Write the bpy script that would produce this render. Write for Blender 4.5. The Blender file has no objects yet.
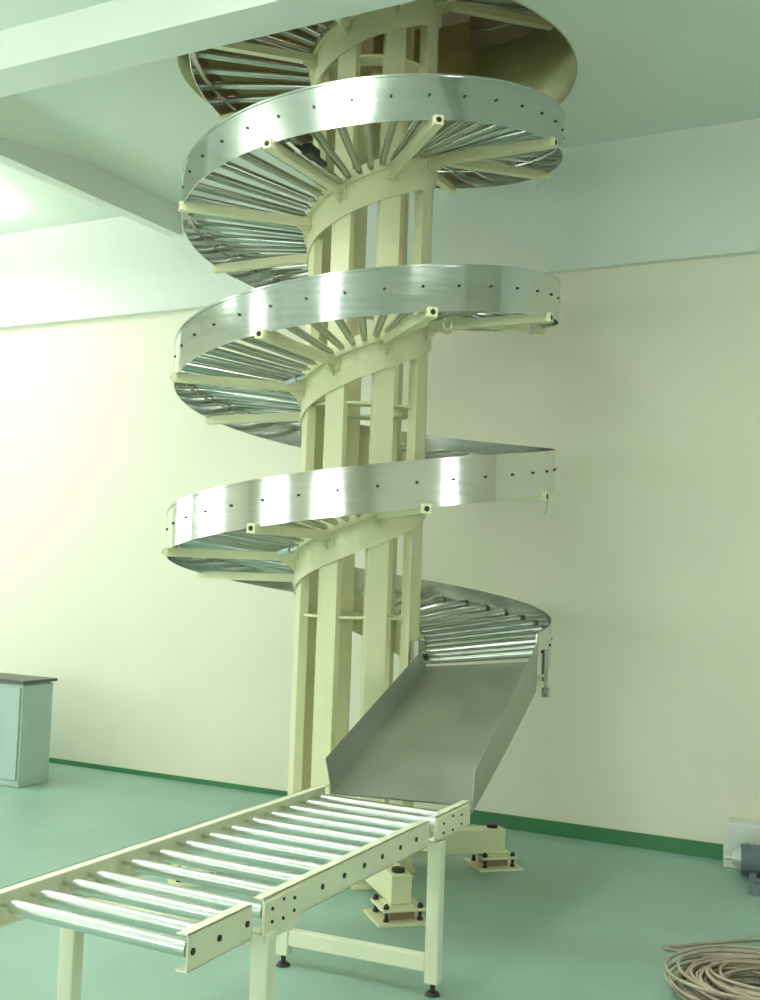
import bpy, bmesh, math, random
from math import sin, cos, pi, radians as RAD, sqrt, atan2
from mathutils import Vector, Matrix
random.seed(7)
SC = bpy.context.scene
COL = SC.collection

# ------------------------------------------------------------------ helpers
def tag(o, label=None, cat=None, group=None, kind=None):
    if label: o['label'] = label
    if cat: o['category'] = cat
    if group: o['group'] = group
    if kind: o['kind'] = kind
    return o

def empty(name, loc, rz=0.0, parent=None):
    o = bpy.data.objects.new(name, None)
    COL.objects.link(o); o.location = loc; o.rotation_euler = (0, 0, rz)
    o.empty_display_size = 0.1
    if parent: o.parent = parent
    return o

class MB:
    """collects shapes for ONE mesh object; several material slots allowed"""
    def __init__(s):
        s.v = []; s.f = []; s.m = []; s.sm = []
    def add(s, verts, faces, mi=0, smooth=False):
        b = len(s.v); s.v += [tuple(p) for p in verts]
        for f in faces:
            s.f.append(tuple(b + i for i in f)); s.m.append(mi); s.sm.append(smooth)
    def box(s, lo, hi, mi=0, M=None):
        x0, y0, z0 = lo; x1, y1, z1 = hi
        P = [Vector(p) for p in ((x0,y0,z0),(x1,y0,z0),(x1,y1,z0),(x0,y1,z0),(x0,y0,z1),(x1,y0,z1),(x1,y1,z1),(x0,y1,z1))]
        if M: P = [M @ p for p in P]
        s.add(P, [(0,3,2,1),(4,5,6,7),(0,1,5,4),(1,2,6,5),(2,3,7,6),(3,0,4,7)], mi)
    def cyl(s, a, b, r0, r1=None, n=14, mi=0, caps=True, smooth=True):
        a = Vector(a); b = Vector(b); r1 = r0 if r1 is None else r1
        d = (b - a).normalized()
        u = d.orthogonal().normalized(); w = d.cross(u)
        P = []
        for c, r in ((a, r0), (b, r1)):
            for i in range(n):
                t = 2*pi*i/n; P.append(c + u*(r*cos(t)) + w*(r*sin(t)))
        s.add(P, [(i, (i+1) % n, n+(i+1) % n, n+i) for i in range(n)], mi, smooth)
        if caps:
            s.add(P[:n], [tuple(range(n-1, -1, -1))], mi); s.add(P[n:], [tuple(range(n))], mi)
    def tube(s, a, b, w, h, t, mi=0):
        """hollow rectangular tube from a to b (a, b in a vertical plane or along x)"""
        a = Vector(a); b = Vector(b); d = (b-a).normalized()
        side = Vector((0,0,1)).cross(d).normalized(); up = d.cross(side)
        def ring(c, ww, hh): return [c + side*(sx*ww/2) + up*(sz*hh/2) for sx, sz in ((-1,-1),(1,-1),(1,1),(-1,1))]
        P = ring(a, w, h) + ring(b, w, h) + ring(a, w-2*t, h-2*t) + ring(b, w-2*t, h-2*t)
        F = []
        for i in range(4):
            j = (i+1) % 4
            F += [(i, j, 4+j, 4+i), (8+j, 8+i, 12+i, 12+j), (4+i, 4+j, 12+j, 12+i), (j, i, 8+i, 8+j)]
        s.add(P, F, mi)
    def prism(s, poly, z0, z1, mi=0, M=None):
        n = len(poly)
        P = [Vector((x, y, z0)) for x, y in poly] + [Vector((x, y, z1)) for x, y in poly]
        if M: P = [M @ p for p in P]
        s.add(P, [tuple(range(n-1, -1, -1)), tuple(range(n, 2*n))] + [(i, (i+1) % n, n+(i+1) % n, n+i) for i in range(n)], mi)
    def sweep(s, pts, r, n=8, mi=0, closed=False):
        pts = [Vector(p) for p in pts]; m = len(pts); P = []
        for i, p in enumerate(pts):
            a = pts[i-1] if (i > 0 or closed) else p
            b = pts[(i+1) % m] if (i < m-1 or closed) else p
            d = (b-a).normalized()
            u = d.cross(Vector((0,0,1)))
            u = u.normalized() if u.length > 1e-3 else Vector((1,0,0))
            w = u.cross(d)
            for k in range(n):
                t = 2*pi*k/n; P.append(p + u*(r*cos(t)) + w*(r*sin(t)))
        F = []
        for i in range(m if closed else m-1):
            j = (i+1) % m
            for k in range(n):
                l = (k+1) % n; F.append((i*n+k, i*n+l, j*n+l, j*n+k))
        s.add(P, F, mi, True)
        if not closed:
            s.add(P[:n], [tuple(range(n-1, -1, -1))], mi); s.add(P[-n:], [tuple(range(n))], mi)
    def mesh(s, name, mats, bevel=0):
        me = bpy.data.meshes.new(name); me.from_pydata(s.v, [], s.f)
        for m in mats: me.materials.append(m)
        for p, mi, sm in zip(me.polygons, s.m, s.sm): p.material_index = mi; p.use_smooth = sm
        bm = bmesh.new(); bm.from_mesh(me)
        bmesh.ops.recalc_face_normals(bm, faces=bm.faces[:])
        bm.to_mesh(me); bm.free(); me.update()
        return me
    def build(s, name, mats, parent=None, loc=(0,0,0), rz=0.0, bevel=0):
        if not isinstance(mats, (list, tuple)): mats = [mats]
        o = bpy.data.objects.new(name, s.mesh(name, mats))
        COL.objects.link(o); o.location = loc; o.rotation_euler = (0, 0, rz)
        if parent: o.parent = parent
        if bevel:
            b = o.modifiers.new('bevel', 'BEVEL'); b.width = bevel; b.segments = 2; b.limit_method = 'ANGLE'
        return o

def dup(o, name, parent, loc, rz):
    c = o.copy(); c.name = name; COL.objects.link(c); c.parent = parent
    c.location = loc; c.rotation_euler = (0, 0, rz)
    for ch in list(o.children):
        d = ch.copy(); COL.objects.link(d); d.parent = c
    return c

# ------------------------------------------------------------------ materials
def mat(name, col, rough=0.5, metal=0.0, noise=0.0, scale=6.0, bump=0.0, stretch=None, rvar=0.0, spec=0.5, coat=0.0):
    m = bpy.data.materials.new(name); m.use_nodes = True
    nt = m.node_tree; b = nt.nodes['Principled BSDF']
    b.inputs['Base Color'].default_value = (*col, 1); b.inputs['Roughness'].default_value = rough
    b.inputs['Metallic'].default_value = metal; b.inputs['Specular IOR Level'].default_value = spec
    b.inputs['Coat Weight'].default_value = coat
    if noise or bump or rvar:
        tc = nt.nodes.new('ShaderNodeTexCoord'); mp = nt.nodes.new('ShaderNodeMapping')
        nt.links.new(tc.outputs['Object'], mp.inputs['Vector'])
        if stretch: mp.inputs['Scale'].default_value = stretch
        nz = nt.nodes.new('ShaderNodeTexNoise'); nz.inputs['Scale'].default_value = scale; nz.inputs['Detail'].default_value = 5
        nt.links.new(mp.outputs['Vector'], nz.inputs['Vector'])
        if noise:
            mx = nt.nodes.new('ShaderNodeMix'); mx.data_type = 'RGBA'
            mx.inputs['A'].default_value = (*[c*(1-noise) for c in col], 1)
            mx.inputs['B'].default_value = (*[min(1, c*(1+noise)) for c in col], 1)
            rp = nt.nodes.new('ShaderNodeMapRange'); rp.inputs['From Min'].default_value = .3; rp.inputs['From Max'].default_value = .7
            nt.links.new(nz.outputs['Fac'], rp.inputs['Value']); nt.links.new(rp.outputs['Result'], mx.inputs['Factor'])
            nt.links.new(mx.outputs['Result'], b.inputs['Base Color'])
        if rvar:
            rr = nt.nodes.new('ShaderNodeMapRange'); rr.inputs['To Min'].default_value = max(.02, rough-rvar); rr.inputs['To Max'].default_value = rough+rvar
            rr.inputs['From Min'].default_value = .3; rr.inputs['From Max'].default_value = .7
            nt.links.new(nz.outputs['Fac'], rr.inputs['Value']); nt.links.new(rr.outputs['Result'], b.inputs['Roughness'])
        if bump:
            bp = nt.nodes.new('ShaderNodeBump'); bp.inputs['Strength'].default_value = bump; bp.inputs['Distance'].default_value = .01
            nt.links.new(nz.outputs['Fac'], bp.inputs['Height']); nt.links.new(bp.outputs['Normal'], b.inputs['Normal'])
    return m
def emis(name, col, st):
    m = bpy.data.materials.new(name); m.use_nodes = True; nt = m.node_tree
    nt.nodes.remove(nt.nodes['Principled BSDF']); e = nt.nodes.new('ShaderNodeEmission')
    e.inputs['Color'].default_value = (*col, 1); e.inputs['Strength'].default_value = st
    nt.links.new(e.outputs[0], nt.nodes['Material Output'].inputs['Surface']); return m

M_wall = mat('cream_wall_paint', (.78, .75, .61), .7, noise=.02, scale=1.2)
M_white = mat('white_plaster', (.74, .78, .71), .75, noise=.015, scale=1.0)
M_ceil = mat('ceiling_plaster', (.70, .76, .68), .8, noise=.02, scale=.8)
M_hole = mat('ochre_lining', (.50, .50, .28), .30, .55, noise=.12, scale=2)
M_floor = mat('green_epoxy_floor', (.275, .425, .355), .40, noise=.13, scale=1.7, rvar=.06)
M_skirt = mat('dark_green_skirting', (.05, .20, .08), .5, noise=.1, scale=3)
M_cream = mat('cream_enamel', (.76, .74, .48), .38, noise=.03, scale=8)
M_crail = mat('ivory_enamel', (.83, .81, .62), .36, noise=.03, scale=8)
M_steel = mat('brushed_stainless', (.66, .67, .66), .14, 1.0, noise=.04, scale=3, rvar=.03, stretch=(1, 1, 18))
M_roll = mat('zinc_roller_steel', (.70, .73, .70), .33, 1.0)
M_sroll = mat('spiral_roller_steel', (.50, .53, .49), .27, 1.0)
M_chute = mat('mill_finish_sheet', (.42, .44, .385), .46, .85, noise=.10, scale=3.0, rvar=.07)
M_bolt = mat('dark_bolt_steel', (.05, .05, .045), .5, .6)
M_arm_hole = mat('arm_hole_shade', (.02, .02, .02), .6)  # darkness inside the arm tubes, put into a flat black colour
M_lgrey = mat('pale_grey_enamel', (.42, .52, .48), .4, noise=.04, scale=4)
M_dgrey = mat('dark_laminate', (.09, .10, .08), .45)
M_grey = mat('grey_plastic', (.16, .19, .21), .5, noise=.1, scale=9)
M_box = mat('white_box_enamel', (.70, .72, .68), .5, noise=.05, scale=6)
M_hose = mat('dusty_brown_cable', (.42, .35, .27), .65, noise=.3, scale=5)
M_alu = mat('window_aluminium', (.7, .72, .72), .35, .8)
M_lamp = emis('lamp_diffuser', (.93, 1.0, .90), 9.0)
M_pane = emis('lit_window_pane', (.90, 1.0, .96), 5.0)

# ------------------------------------------------------------------ room
X0, X1, Y0, Y1, ZC = -9.5, 3.5, -4.5, 6.81, 4.31
HX, HY, HR = -2.995, 5.355, 1.095          # ceiling opening
def struct(mb, name, mats, **k):
    return tag(mb.build(name, mats, **k), kind='structure')
b = MB(); b.box((X0-.2, Y0-.2, -.2), (X1+.2, Y1+.2, 0)); struct(b, 'floor', M_floor)
b = MB(); b.box((X0-.2, Y1, 0), (X1+.2, Y1+.2, ZC)); struct(b, 'wall_back', M_wall)
b = MB(); b.box((X0-.2, Y0, 0), (X0, Y1, ZC)); struct(b, 'wall_left', M_wall)
b = MB(); b.box((X1, Y0, 0), (X1+.2, Y1, ZC)); struct(b, 'wall_right', M_wall)
b = MB(); b.box((X0-.2, Y0-.2, 0), (X1+.2, Y0, ZC)); struct(b, 'wall_front', M_wall)
# ceiling with its round opening
b = MB(); N = 96; q = 1.42; TS = .80
def sq(t):
    c, s_ = cos(t), sin(t); k = q/max(abs(c), abs(s_)); return (HX+c*k, HY+s_*k)
ci = [(HX+HR*cos(2*pi*i/N), HY+HR*sin(2*pi*i/N)) for i in range(N)]; so = [sq(2*pi*i/N) for i in range(N)]
for z in (ZC, ZC+TS):
    P = [(x, y, z) for x, y in ci] + [(x, y, z) for x, y in so]
    b.add(P, [(i, (i+1) % N, N+(i+1) % N, N+i) for i in range(N)])
b.box((X0-.2, Y0-.2, ZC), (HX-q, Y1+.2, ZC+TS)); b.box((HX+q, Y0-.2, ZC), (X1+.2, Y1+.2, ZC+TS))
b.box((HX-q, Y0-.2, ZC), (HX+q, HY-q, ZC+TS)); b.box((HX-q, HY+q, ZC), (HX+q, Y1+.2, ZC+TS))
struct(b, 'ceiling', M_ceil)
b = MB()
P = [(HX+(x-HX)*k_, HY+(y-HY)*k_, z_) for k_, z_ in ((.9995, ZC-.003), (.9995, ZC+TS), (.994, ZC+TS), (.994, ZC-.003)) for x, y in ci]
b.add(P, [(k*N+i, k*N+(i+1) % N, ((k+1) % 4)*N+(i+1) % N, ((k+1) % 4)*N+i) for k in range(4) for i in range(N)], 0, True)
struct(b, 'trim_opening', M_hole)
# the storey above, seen through the opening
b = MB(); U0, U1 = ZC+TS, ZC+TS+1.9
b.box((HX-2.6, HY-2.6, U1), (HX+2.6, HY+1.7, U1+.1))
struct(b, 'ceiling_upper', M_ceil)
b = MB()
b.box((HX-2.7, HY-2.6, U0), (HX-2.6, HY+1.7, U1)); b.box((HX+2.6, HY-2.6, U0), (HX+2.7, HY+1.7, U1))
b.box((HX-2.7, HY-2.7, U0), (HX+2.7, HY-2.6, U1)); b.box((HX-2.7, HY+1.7, U0), (HX+2.7, HY+1.8, U1))
struct(b, 'wall_upper', M_ceil)
# wall beam, ceiling beams, haunch, skirting
b = MB(); b.box((X0, Y1-.05, 3.535), (X1, Y1, ZC)); b.box((X0, Y1-.062, 3.515), (X1, Y1, 3.535)); struct(b, 'trim_wall_beam', M_white)
b = MB(); b.box((X0, 4.09, 4.10), (X1, 4.345, ZC)); struct(b, 'trim_cross_beam', M_white)
b = MB(); b.box((-5.55, 4.345, 4.088), (-5.44, Y1-.05, ZC)); b.box((-5.55, Y0, 4.088), (-5.44, 4.09, ZC)); struct(b, 'trim_long_beam', M_white)
b = MB()
P = [(-5.44, 5.72, ZC), (-4.93, 4.345, ZC), (-5.44, 4.345, 4.10), (-5.44, 4.345, ZC)]
b.add(P, [(0,1,2),(0,2,3),(1,3,2),(0,3,1)]); struct(b, 'trim_haunch', M_white)
b = MB(); b.box((-3.0, Y1-.018, 0), (X1, Y1, .085)); b.box((X0, Y1-.012, 0), (-3.0, Y1, .035)); struct(b, 'baseboard_back', M_skirt)
for nm, lo, hi in (('baseboard_left', (X0, Y0, 0), (X0+.018, Y1-.018, .085)), ('baseboard_right', (X1-.018, Y0, 0), (X1, Y1-.018, .085)), ('baseboard_front', (X0+.018, Y0, 0), (X1-.018, Y0+.018, .085))):
    b = MB(); b.box(lo, hi); struct(b, nm, M_skirt)

# windows in the walls behind and beside the viewer
def window(name, c, w, h, axis):
    b = MB()
    def bx(u0, u1, z0, z1, d0, d1, mi):
        if axis == 'y': b.box((c[0]+u0, c[1]+d0, c[2]+z0), (c[0]+u1, c[1]+d1, c[2]+z1), mi)
        elif axis == 'x-': b.box((c[0]-d1, c[1]+u0, c[2]+z0), (c[0]-d0, c[1]+u1, c[2]+z1), mi)
        else: b.box((c[0]+d0, c[1]+u0, c[2]+z0), (c[0]+d1, c[1]+u1, c[2]+z1), mi)
    f = .05
    bx(-w/2, w/2, -h/2, -h/2+f, 0, .05, 0); bx(-w/2, w/2, h/2-f, h/2, 0, .05, 0)
    n = max(2, round(w/.9))
    for i in range(n+1):
        u = -w/2 + f/2 + (w-f)*i/n; bx(u-f/2, u+f/2, -h/2+f, h/2-f, 0, .05, 0)
    bx(-w/2+f, w/2-f, .28*h-f/2, .28*h+f/2, .005, .045, 0)
    bx(-w/2+f, w/2-f, -h/2+f, h/2-f, .01, .02, 1)
    return struct(b, name, [M_alu, M_pane])
WIN = [('window_1', (-1.0, Y0, 1.9), 2.7, 1.7, 'y'), ('window_2', (-6.2, Y0, 1.9), 2.7, 1.7, 'y'),
       ('window_3', (X0, 1.5, 2.0), 2.7, 1.8, 'x+'), ('window_4', (X0, 5.0, 2.0), 1.8, 1.8, 'x+'), ('window_5', (X1, 3.6, 2.0), .9, 1.8, 'x-')]
for w_ in WIN: window(*w_)

# ceiling lamps
def lamp_fixture(loc, L, W, label, rz=0.0, drop=0.0):
    t = empty('ceiling_light', loc, rz)
    tag(t, label, 'ceiling light')
    b = MB(); b.box((-W/2, -L/2, -.05-drop), (W/2, L/2, -.0-drop)); b.build('housing', M_box, t, bevel=.004)
    if drop:
        for s in (-1, 1):
            b = MB(); b.cyl((0, s*L*.35, -drop), (0, s*L*.35, 0), .006); b.build('hanger_rod', M_alu, t)
    b = MB(); b.box((-W/2-.012, -L/2+.02, -.066-drop), (W/2+.012, L/2-.02, -.052-drop))
    if drop: b.box((-W/2+.02, -L/2+.02, .002-drop), (W/2-.02, L/2-.02, .012-drop))
    b.build('diffuser', M_lamp, t)
    return t
LAMPS = [((-2.35, 3.0, ZC), 1.3, .50, 'hanging fluorescent light nearest the spiral, in front of the cross beam', 0, .16),
         ((-2.1, .9, ZC), 1.3, .50, 'hanging fluorescent light in the middle of the row in front of the spiral', 0, .16),
         ((-1.9, -1.6, ZC), 1.3, .50, 'hanging fluorescent light farthest from the spiral in its row', 0, .16),
         ((-4.3, 2.5, ZC), 1.3, .50, 'wide hanging fill light added left of the camera to brighten the cross beam', 0, .34),  # added fill, out of view: brightens the cross beam face and near ceiling
         ((.6, 3.0, ZC), 1.3, .16, 'narrow hanging fluorescent light right of the spiral', 0, .16),
         ((-7.0, 5.45, ZC), 1.3, .50, 'hanging fluorescent light in the left bay near the back wall', 0, .30),
         ((-7.0, 2.2, ZC), 1.3, .50, 'hanging fluorescent light in the left bay, in front of the cross beam', 0, .16),
         ((-7.0, -1.2, ZC), 1.3, .50, 'hanging fluorescent light in the left bay, farthest from the back wall', 0, .16)]
for a_ in LAMPS: lamp_fixture(*a_)

# warm lamp added out of view in the storey above, lights the opening's lining
t = empty('opening_fill_lamp', (HX+.75, HY-.9, U1)); tag(t, 'warm round lamp added in the storey above to light the opening', 'ceiling light')
b = MB(); b.cyl((0, 0, 0), (0, 0, -.05), .16, n=24); b.build('lamp_base', M_box, t)
b = MB(); b.cyl((0, 0, -.05), (0, 0, -.11), .14, .10, n=24); b.build('lamp_glass', emis('warm_glass', (1.0, .72, .42), 22.0), t)
# ------------------------------------------------------------------ spiral conveyor
AX, AY = -2.967, 5.305
PITCH, Z0, RG, HG = .893, 1.750, 1.019, .2195
PH0 = 26.5
ROOT = empty('spiral_conveyor', (AX, AY, 0))
tag(ROOT, 'cream and stainless spiral roller conveyor winding up posts through the ceiling opening', 'spiral conveyor')
def zh(ph): return Z0 + PITCH*ph/360.0
def pol(r, ph, z=0.0):
    a = RAD(ph); return Vector((r*sin(a), -r*cos(a), z))
def rz(ph): return RAD(ph-90)            # rotation that brings local +x onto azimuth ph
PH_END, PH_TOP = -272.0, 1255.0

# posts
pm = MB(); pm.box((.282, -.055, .02), (.332, .055, 5.55))
pm.box((.280, -.075, 0), (.345, .075, .02))
first = None
for k in range(8):
    ph = PH0 - 26 + 45*k + .0
    if first is None: first = pm.build('post', M_cream, ROOT, rz=rz(ph), bevel=.004)
    else: dup(first, 'post', ROOT, (0,0,0), rz(ph))
# flat spacer rings joining the posts
def ring_part(z, name='spacer_ring', r0=.20, r1=.345, h=.012, n=64):
    b = MB(); P = []
    for r, zz in ((r0, z), (r1, z), (r1, z+h), (r0, z+h)):
        P += [pol(r, 360*i/n, zz) for i in range(n)]
    b.add(P, [(k*n+i, k*n+(i+1) % n, ((k+1) % 4)*n+(i+1) % n, ((k+1) % 4)*n+i) for k in range(4) for i in range(n)])
    return b.build(name, M_cream, ROOT)
for z in (.30, 1.33, 2.425, 4.25): ring_part(z, r1=.312)

# inner guard: cream helical skirt under and beside the roller ends
def helix_band(r0, r1, dz0, dz1, pa, pb, step=3.0, mi=0, mb=None):
    b = mb or MB(); n = max(2, int(round((pb-pa)/step))+1); P = []
    for i in range(n):
        ph = pa + (pb-pa)*i/(n-1); z = zh(ph)
        P += [pol(r0, ph, z+dz0), pol(r1, ph, z+dz0), pol(r1, ph, z+dz1), pol(r0, ph, z+dz1)]
    F = []
    for i in range(n-1):
        for k in range(4):
            l = (k+1) % 4; F.append((4*i+k, 4*i+l, 4*i+4+l, 4*i+4+k))
    b.add(P, F, mi, True)
    b.add(P[:4], [(0,1,2,3)], mi); b.add(P[-4:], [(0,1,2,3)], mi)
    return b
def flat_edges(o):
    me = o.data
    es = me.attributes.new('sharp_edge', 'BOOLEAN', 'EDGE') if 'sharp_edge' not in me.attributes else me.attributes['sharp_edge']
    bm = bmesh.new(); bm.from_mesh(me)
    for i, e in enumerate(bm.edges):
        if len(e.link_faces) == 2 and e.calc_face_angle(0) > .6: es.data[i].value = True
    bm.free()
turns = [(-262, 0), (0, 360), (360, 720), (720, 1080), (1080, PH_TOP)]
for a, c in turns:
    o = helix_band(.336, .346, -.150, .075, a, c).build('inner_guard', M_cream, ROOT); flat_edges(o)
# small ledge (roller bed rail) that carries the inner roller ends
for a, c in turns:
    o = helix_band(.346, .372, .002, .014, a, c).build('inner_bed_rail', M_cream, ROOT); flat_edges(o)
# inside of the curve: dark bearing strip
# outer guard: stainless steel sheet in quarter-turn panels, with its axle bolts
pa = PH_END
edges = []
ph = PH0 + 40 - 360
while ph < PH_TOP: edges.append(ph); ph += 90
edges = [PH_END] + [e for e in edges if e > PH_END + 15] + [PH_TOP]
for a, c in zip(edges[:-1], edges[1:]):
    b = helix_band(RG-.004, RG, 0, HG, a, c-.02)
    helix_band(RG-.016, RG-.004, .106, .118, a, c-.02, mb=b)          # flange the roller axles sit in
    helix_band(RG-.002, RG+.004, HG-.010, HG, a, c-.02, mb=b)        # rolled top lip
    k = math.ceil((a-3)/10)
    while 10*k+3 < c-1:
        p_ = 10*k+3
        n_ = pol(1, p_); z = zh(p_)+.118
        b.cyl(n_*(RG-.001)+Vector((0,0,z)), n_*(RG+.006)+Vector((0,0,z)), .0065, n=8, mi=1)
        k += 1
    o = b.build('outer_guard_panel', [M_steel, M_bolt], ROOT); flat_edges(o)

# rollers: tapered, banked a little towards the outside
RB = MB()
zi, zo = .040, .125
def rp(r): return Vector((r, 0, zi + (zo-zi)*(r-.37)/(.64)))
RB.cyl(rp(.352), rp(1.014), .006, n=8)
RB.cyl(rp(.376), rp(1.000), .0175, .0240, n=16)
ROLL_STUFF = set([12, 14, 15, 16, 17, 28, 34, 35, 36, 37, 38, 39, 40, 41, 42, 43, 44, 45, 46, 47, 52, 53, 54, 55, 77, 82, 83, 84, 85, 87, 88, 89, 90, 91, 92, 93, 94, 95, 96, 116, 123, 128, 129, 131, 132, 133, 134, 135, 137, 138, 139, 144, 149, 150, 151, 152, 153, 154, 155, 156, 157, 158, 159, 160, 161, 162, 163, 164, 167])   # those hidden behind the posts and guards
roll_ph = []
ph = PH_END + 1.5
while ph < PH_TOP - 20: roll_ph.append(ph); ph += 9.0
rfirst = None
for i, ph in enumerate(roll_ph):
    if i in ROLL_STUFF: continue
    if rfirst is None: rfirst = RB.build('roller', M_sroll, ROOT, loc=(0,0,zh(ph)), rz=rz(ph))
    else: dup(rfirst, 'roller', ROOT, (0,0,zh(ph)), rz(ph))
if ROLL_STUFF:
    b = MB()
    for i in sorted(ROLL_STUFF):
        ph = roll_ph[i]; Mx = Matrix.Translation((0,0,zh(ph))) @ Matrix.Rotation(rz(ph), 4, 'Z')
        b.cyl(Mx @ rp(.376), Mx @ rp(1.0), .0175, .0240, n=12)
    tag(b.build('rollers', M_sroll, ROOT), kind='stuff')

# support arms: square tubes under the rollers; black end discs paint the hole's shade
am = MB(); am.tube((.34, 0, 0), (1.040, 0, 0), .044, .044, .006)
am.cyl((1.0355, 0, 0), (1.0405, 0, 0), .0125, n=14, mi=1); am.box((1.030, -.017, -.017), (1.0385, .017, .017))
am.box((.345, -.035, -.05), (.352, .035, .03))
am.prism([(.352, -.02), (.43, -.02), (.352, -.075)], -.003, .003, M=Matrix.Rotation(0, 4, 'X') @ Matrix(((1,0,0,0),(0,0,1,0),(0,1,0,0),(0,0,0,1))))
afirst = None
ARMS = []
k = 0
ph = PH0 + 64 - 360
while ph < PH_TOP - 10:
    z = zh(ph) - .005
    if afirst is None: afirst = am.build('support_arm', [M_cream, M_arm_hole], ROOT, loc=(0,0,z), rz=rz(ph))
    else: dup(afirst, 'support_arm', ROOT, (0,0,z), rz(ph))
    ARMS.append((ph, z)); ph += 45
# wire ties hanging from some arm ends
for loc_ph, turn, r in ((64, 1, .93), (24, 1, 1.0), (109, 2, .98), (154, 2, .50), (64, 0, 1.03)):
    ph = PH0+loc_ph+360*turn; c = pol(r, ph, zh(ph)-.055); t = pol(1, ph+90)
    pts = [c + t*(.022*cos(2*pi*i/14)) + Vector((0,0,.03*sin(2*pi*i/14))) for i in range(14)]
    b = MB(); b.sweep(pts, .0025, n=6, closed=True); b.build('wire_tie', M_alu, ROOT)
# silver cross strut with its dark sensor on the upper front arm
ph = PH0-26+720; b = MB()
Mx = Matrix.Translation((0,0,zh(ph)+.012)) @ Matrix.Rotation(rz(ph+5), 4, 'Z')
b.box((.42, -.012, -.012), (1.0, .012, .012), M=Mx)
st = b.build('sensor_bracket', M_steel, ROOT)
b = MB(); b.box((.78, .012, -.022), (.88, .06, .025), M=Mx); b.box((.66, .02, -.01), (.78, .04, .01), M=Mx)
s_ = b.build('sensor', M_bolt, st); 
# short silver stubs at the inner guard on the left of two turns
for turn in (0, 1):
    ph = PH0-62+360*turn; z = zh(ph)-.005
    b = MB(); b.cyl(pol(.40, ph, z+.01), pol(.49, ph-14, z-.03), .018, n=12); b.cyl(pol(.37, ph+3, z+.02), pol(.40, ph, z+.01), .010, n=10)
    b.build('stub_shaft', M_alu, ROOT)

# base: four radial box beams with bolted levelling feet
FR = .815
for q_ in range(4):
    ph = PH0 + 19 + 90*q_
    R_ = Matrix.Rotation(rz(ph), 4, 'Z')
    b = MB(); b.box((.10, -.05, .075), (FR+.05, .05, .205), M=R_)
    bb = b.build('base_beam', M_cream, ROOT, bevel=.005)
    b = MB(); b.box((FR-.10, -.10, .055), (FR+.10, .10, .0665), M=R_); b.box((FR-.06, -.058, .0665), (FR+.06, .058, .0745), M=R_)
    b.build('foot_flange', M_cream, bb)
    b = MB(); p0 = R_ @ Vector((FR-.01, 0, .205)); b.cyl(p0, p0+Vector((0,0,.018)), .03, n=16); b.build('plug', M_bolt, bb)
    b = MB(); b.box((FR-.125, -.125, 0), (FR+.125, .125, .012), M=R_)
    b.box((FR-.06, -.06, .012), (FR+.06, .06, .055), M=R_, mi=1); b.build('floor_plate', [M_cream, mat('primer_red', (.34,.22,.14), .6)], bb)
    for sx in (-1, 1):
        for sy in (-1, 1):
            b = MB(); p0 = R_ @ Vector((FR+sx*.08, sy*.08, .012)); p1 = R_ @ Vector((FR+sx*.08, sy*.08, .088))
            b.cyl(p0, p1, .008, n=10); b.cyl(p1-Vector((0,0,.021)), p1-Vector((0,0,.008)), .014, n=6)
            b.cyl(p0, p0+Vector((0,0,.01)), .014, n=6)
            b.build('levelling_bolt', M_bolt, bb)

# discharge chute (root-local coordinates)
def L(x, y, z): return Vector((x-AX, y-AY, z))
TI, TO = L(-2.545, 5.275, 1.098), L(-1.952, 5.270, 1.163)
BI, BO = L(-2.455, 4.212, .632), L(-1.850, 4.290, .640)
th = .004
def sheet(mb, quad, nrm, mi=0):
    q1 = [Vector(p) for p in quad]; q2 = [p + nrm*th for p in q1]
    n = len(q1)
    mb.add(q1+q2, [tuple(range(n)), tuple(range(2*n-1, n-1, -1))] + [(i, (i+1) % n, n+(i+1) % n, n+i) for i in range(n)], mi)
b = MB()
# dished floor: a grid that sags slightly
nu, nv = 10, 14; P = []
for j in range(nv+1):
    v_ = j/nv; a = TI.lerp(BI, v_); c = TO.lerp(BO, v_)
    sag = -.012*sin(pi*v_)
    for i in range(nu+1):
        u_ = i/nu; p = a.lerp(c, u_); p = p + Vector((0, 0, sag)); P.append(p)
top = P[:]; bot = [p - Vector((0,0,th)) for p in P]; n1 = (nu+1)*(nv+1)
F = []
for j in range(nv):
    for i in range(nu):
        a = j*(nu+1)+i; F.append((a, a+1, a+nu+2, a+nu+1)); F.append((n1+a, n1+a+nu+1, n1+a+nu+2, n1+a+1))
b.add(top+bot, F, 0, True)
chute = b.build('discharge_chute', M_chute, ROOT)
def side(edge_a, edge_b, lean, h0, h1, d0=0, d1=0):
    b = MB(); P = []
    for j in range(nv+1):
        v_ = j/nv; a = edge_a.lerp(edge_b, v_) + Vector((0,0,-.012*sin(pi*v_)))
        h = h0 + (h1-h0)*v_
        t_ = a + Vector((lean*h, 0, h + .012*sin(pi*v_)))
        g = a - Vector((0,0,d0+(d1-d0)*v_)); P += [g, t_, t_+Vector((.004,0,0)), g+Vector((.004,0,0))]
    F = []
    for j in range(nv):
        for k in range(4):
            l = (k+1) % 4; F.append((4*j+k, 4*j+l, 4*j+4+l, 4*j+4+k))
    F += [(0,1,2,3), (4*nv, 4*nv+3, 4*nv+2, 4*nv+1)]
    b.add(P, F, 0)
    return b.build('chute_side', M_chute, chute)
side(TI, BI, -.25, .085, .14)
side(TO+Vector((.004,0,0)), BO+Vector((.004,0,0)), .06, .10, .14, .14, .03)
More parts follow.
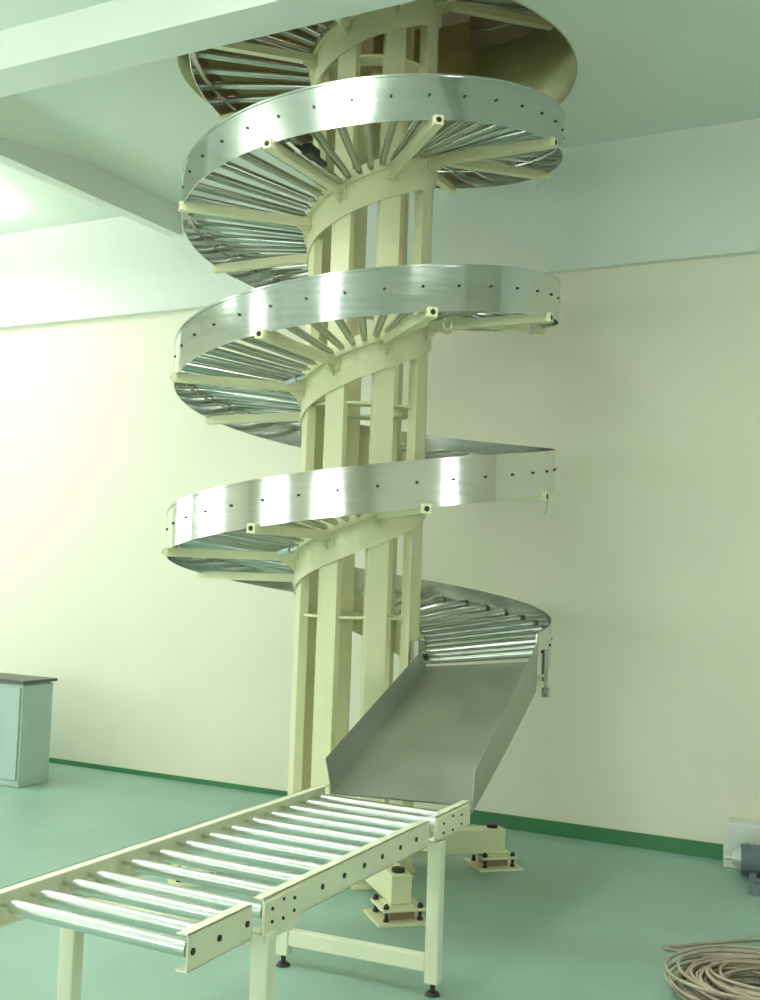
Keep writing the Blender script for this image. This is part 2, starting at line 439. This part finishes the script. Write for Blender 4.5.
# hanger strap at the outer end and bearing bracket at the inner end
b = MB(); e = pol(RG+.008, PH_END+8); e.z = 0
Mx = Matrix.Translation(e) @ Matrix.Rotation(rz(PH_END+8), 4, 'Z')
zt = zh(PH_END)+.02
b.box((-.003, -.03, zt-.10), (.004, .015, zt+.12), M=Mx); b.cyl(Mx @ Vector((-.015, -.008, zt-.09)), Mx @ Vector((.015, -.008, zt-.09)), .024, n=14)
b.build('hanger_strap', M_chute, ROOT)
b = MB(); Mx = Matrix.Translation((0,0,zh(PH_END))) @ Matrix.Rotation(rz(PH_END), 4, 'Z')
b.box((.34, -.03, -.03), (.385, .015, .15), M=Mx); b.cyl(Mx @ Vector((.385, -.01, .075)), Mx @ Vector((.41, -.01, .075)), .028, n=16); b.cyl(Mx @ Vector((.41, -.01, .075)), Mx @ Vector((.425, -.01, .075)), .014, n=12, mi=1)
b.cyl(Mx @ Vector((.385, -.01, .0)), Mx @ Vector((.40, -.01, .0)), .018, n=12, mi=1)
b.build('end_bearing', [M_steel, M_bolt], ROOT)

# ------------------------------------------------------------------ straight roller conveyor
CX, CY, CA, CW, CH = -2.157, 3.950, .0605, .661, .662
RC = empty('roller_conveyor', (CX, CY, 0), CA)
tag(RC, 'ivory straight roller conveyor on legs below the chute of the spiral', 'roller conveyor')
TA, TB = -1.676, .312
J1, J2 = -1.30, .03           # frame joints
segs = [(TA, -1.375), (-1.315, -.125), (-.06, TB)]
RT = [-1.655, -1.535, -1.40, -1.29, -1.12, -.97, -.823, -.678, -.539, -.389, -.247, -.105, .035, .155]
for s in (-1, 1):
    for (a, c) in (segs if s > 0 else [(TA-.10, -1.3455), (-1.3445, -.0855), (-.0845, TB)]):
        b = MB(); x = s*CW/2; i_ = -s                   # web outside, flanges turned inwards
        lo = min(x, x+i_*.004); hi = max(x, x+i_*.004)
        b.box((lo, a, .570), (hi, c, CH))
        fl = sorted((x, x+i_*.034)); b.box((fl[0], a, CH-.004), (fl[1], c, CH)); b.box((fl[0], a, .570), (fl[1], c, .574))
        for t in RT:
            if a < t < c:
                b.cyl((x+s*.0005, t, .617), (x+s*.0035, t, .617), .0095, n=6, mi=1)
        b.build('side_rail', [M_crail, M_bolt], RC)
    # joint plates with their bolts
    for J, w0, w1 in ((J1, -.018, .19), (J2, -.085, .23)):
        b = MB(); x = s*CW/2
        lo, hi = sorted((x+s*.0005, x+s*.005))
        b.box((lo, J+w0, .545 if J < 0 else .575), (hi, J+w1, .652)); pl = b.build('joint_plate', M_crail, RC)
        for du in (.2, .5, .8):
            for zz in (.593, .628) if du != .5 else (.587, .640):
                b = MB(); y_ = J+w0+(w1-w0)*du; b.cyl((x+s*.005, y_, zz), (x+s*.009, y_, zz), .0052, n=6)
                b.build('bolt', M_bolt, pl)
rm = MB(); rm.cyl((-CW+.050, 0, 0), (-.012, 0, 0), .0205, n=20); rm.cyl((-CW+.006, 0, 0), (-.004, 0, 0), .006, n=8)
r0 = None
for t in RT:
    if r0 is None: r0 = rm.build('roller', M_roll, RC, loc=(CW/2, t, .620), rz=RAD(-4.3))
    else: dup(r0, 'roller', RC, (CW/2, t, .620), RAD(-4.3))
for J in (-1.285, -.012):
    for s in (-1, 1):
        x = s*(CW/2-.012) - (.02 if (s < 0 and J < -1) else 0)
        b = MB(); b.box((x-.027, J-.025, .045), (x+.027, J+.025, .568))
        lg = b.build('leg', M_crail, RC, bevel=.005)
        b = MB(); b.cyl((x, J, .008), (x, J, .05), .010, n=10); b.cyl((x, J, 0), (x, J, .012), .030, .022, n=16)
        b.build('levelling_foot', M_bolt, lg)
    b = MB(); b.box((-CW/2+.040, J-.02, .085), (CW/2-.040, J+.02, .145)); b.build('cross_member', M_crail, RC, bevel=.004)
    b = MB(); b.box((-CW/2+.040, J-.02, .525), (CW/2-.040, J+.02, .568)); b.build('cross_member', M_crail, RC, bevel=.004)
# ------------------------------------------------------------------ cabinet by the back wall
cab = empty('storage_cabinet', (-6.45, 6.045, 0))
tag(cab, 'pale grey low cabinet with a dark top standing at the left near the back wall', 'cabinet')
hx, hy, hz = .50, .145, .705
b = MB(); b.box((-hx, -hy, 0), (hx, hy, hz)); b.build('body', M_lgrey, cab, bevel=.006)
b = MB(); b.box((-hx-.02, -hy-.02, hz+.012), (hx+.02, hy+.02, hz+.032)); b.box((-hx+.01, -hy+.01, hz), (hx-.01, hy-.01, hz+.012), 1); b.build('top_panel', [M_dgrey, M_lgrey], cab, bevel=.003)
for s in (-1, 1):
    b = MB(); x0, x1 = sorted((s*.008, s*(hx-.015))); b.box((x0, -hy-.016, .05), (x1, -hy-.0005, hz-.02)); d = b.build('door', M_lgrey, cab, bevel=.003)
    b = MB(); b.cyl((s*.05, -hy-.035, .42), (s*.05, -hy-.035, .54), .006); b.box((s*.05-.004, -hy-.035, .425), (s*.05+.004, -hy-.016, .433)); b.box((s*.05-.004, -hy-.035, .527), (s*.05+.004, -hy-.016, .535)); b.build('handle', M_alu, d)

# ------------------------------------------------------------------ things by the right edge
t = empty('junction_box', (-1.10, Y1-.018-.09, 0))
tag(t, 'small white metal box standing on the floor against the back wall at the right', 'box')
b = MB(); b.box((-.22, -.085, 0), (.22, .085, .25)); b.build('body', M_box, t, bevel=.008)
b = MB(); b.box((-.20, -.092, .03), (-.01, -.0852, .225)); b.build('cover', M_box, t, bevel=.003)
t = empty('electric_motor', (-1.03, 6.50, 0), RAD(12))
tag(t, 'dark grey electric motor lying on the floor in front of the white box', 'motor')
b = MB(); b.cyl((-.17, 0, .095), (.17, 0, .095), .08, n=24)
for i in range(9):
    b.cyl((-.14+.035*i, 0, .095), (-.132+.035*i, 0, .095), .088, n=24)
b.build('motor_body', M_grey, t)
b = MB(); b.cyl((-.215, 0, .095), (-.17, 0, .095), .03, .06, n=20); b.cyl((-.25, 0, .095), (-.2, 0, .095), .012); b.build('shaft', M_alu, t)
b = MB(); b.box((-.05, -.05, .16), (.07, .05, .215)); b.build('terminal_box', M_grey, t, bevel=.006)
for s in (-1, 1):
    b = MB(); b.box((s*.11-.02, -.085, 0), (s*.11+.02, .085, .045)); b.build('mount_foot', M_grey, t)
b = MB(); b.cyl((0,0,0), (0,0,.05), .045, .04, n=20); b.cyl((0,0,.05), (0,0,.075), .02, n=12)
tag(b.build('floor_plug', M_grey, loc=(-1.05, 6.16, 0)), 'small dark round plug on the floor in front of the motor', 'plug')

# coil of cable
b = MB(); CXc, CYc = -.745, 4.58
pts = []; turns_ = 32; n = 44
for i in range(turns_*n):
    a = 2*pi*i/n + 1.45; k = i/n
    tri = abs(((k*.309) % 1.0)*2-1)
    r = .14 + .22*tri + .012*sin(2*a+1.3*k)
    pts.append((CXc+.02*sin(k*2.3)+r*1.03*cos(a), CYc+.02*cos(k*1.7)+r*.98*sin(a), max(.009, .010+.0028*k+.004*sin(2*a+k))))
sm = pts
b.sweep(sm, .0068, n=6)
# loose tail that runs out to a tight bend and back to the right
ctrl = [sm[-1], (-.80, 4.98, .06), (-.97, 4.985, .03), (-1.10, 4.985, .011), (-1.215, 4.985, .010), (-1.235, 5.005, .010), (-1.17, 5.06, .010), (-1.02, 5.24, .010), (-.86, 5.38, .010), (-.60, 5.47, .010), (-.2, 5.5, .010)]
tail = []
for i in range(len(ctrl)-1):
    p0 = Vector(ctrl[max(0, i-1)]); p1 = Vector(ctrl[i]); p2 = Vector(ctrl[i+1]); p3 = Vector(ctrl[min(len(ctrl)-1, i+2)])
    for k in range(8):
        u = k/8; tail.append(.5*((2*p1)+(p2-p0)*u+(2*p0-5*p1+4*p2-p3)*u*u+(3*p1-p0-3*p2+p3)*u**3))
b.sweep(tail, .0075, n=6)
tag(b.build('cable_coil', M_hose), 'dusty brown coil of cable lying on the green floor at the lower right', 'cable')

# ------------------------------------------------------------------ light and camera
w = bpy.data.worlds.new('world'); SC.world = w; w.use_nodes = True
w.node_tree.nodes['Background'].inputs['Color'].default_value = (.8, .95, .9, 1)
w.node_tree.nodes['Background'].inputs['Strength'].default_value = .3

cam = bpy.data.cameras.new('camera'); co = bpy.data.objects.new('camera', cam); COL.objects.link(co)
F_PX, PIT, ROL, YAW, H = 1138.83, .0667, .0345, .4941, 1.55
fw = Vector((-sin(YAW)*cos(PIT), cos(YAW)*cos(PIT), sin(PIT))); rt = Vector((cos(YAW), sin(YAW), 0)); up = rt.cross(fw)
r2 = rt*cos(ROL) + up*sin(ROL); u2 = -rt*sin(ROL) + up*cos(ROL)
co.matrix_world = Matrix(((r2.x, u2.x, -fw.x, 0), (r2.y, u2.y, -fw.y, 0), (r2.z, u2.z, -fw.z, H), (0, 0, 0, 1)))
cam.sensor_fit = 'VERTICAL'; cam.sensor_height = 24; cam.sensor_width = 24*.76; cam.lens = F_PX*24/1000
cam.clip_start = .05
SC.camera = co
SC.view_settings.view_transform = 'Standard'; SC.view_settings.look = 'None'
SC.view_settings.gamma = 1; SC.view_settings.use_curve_mapping = False
SC.view_settings.exposure = 0.66
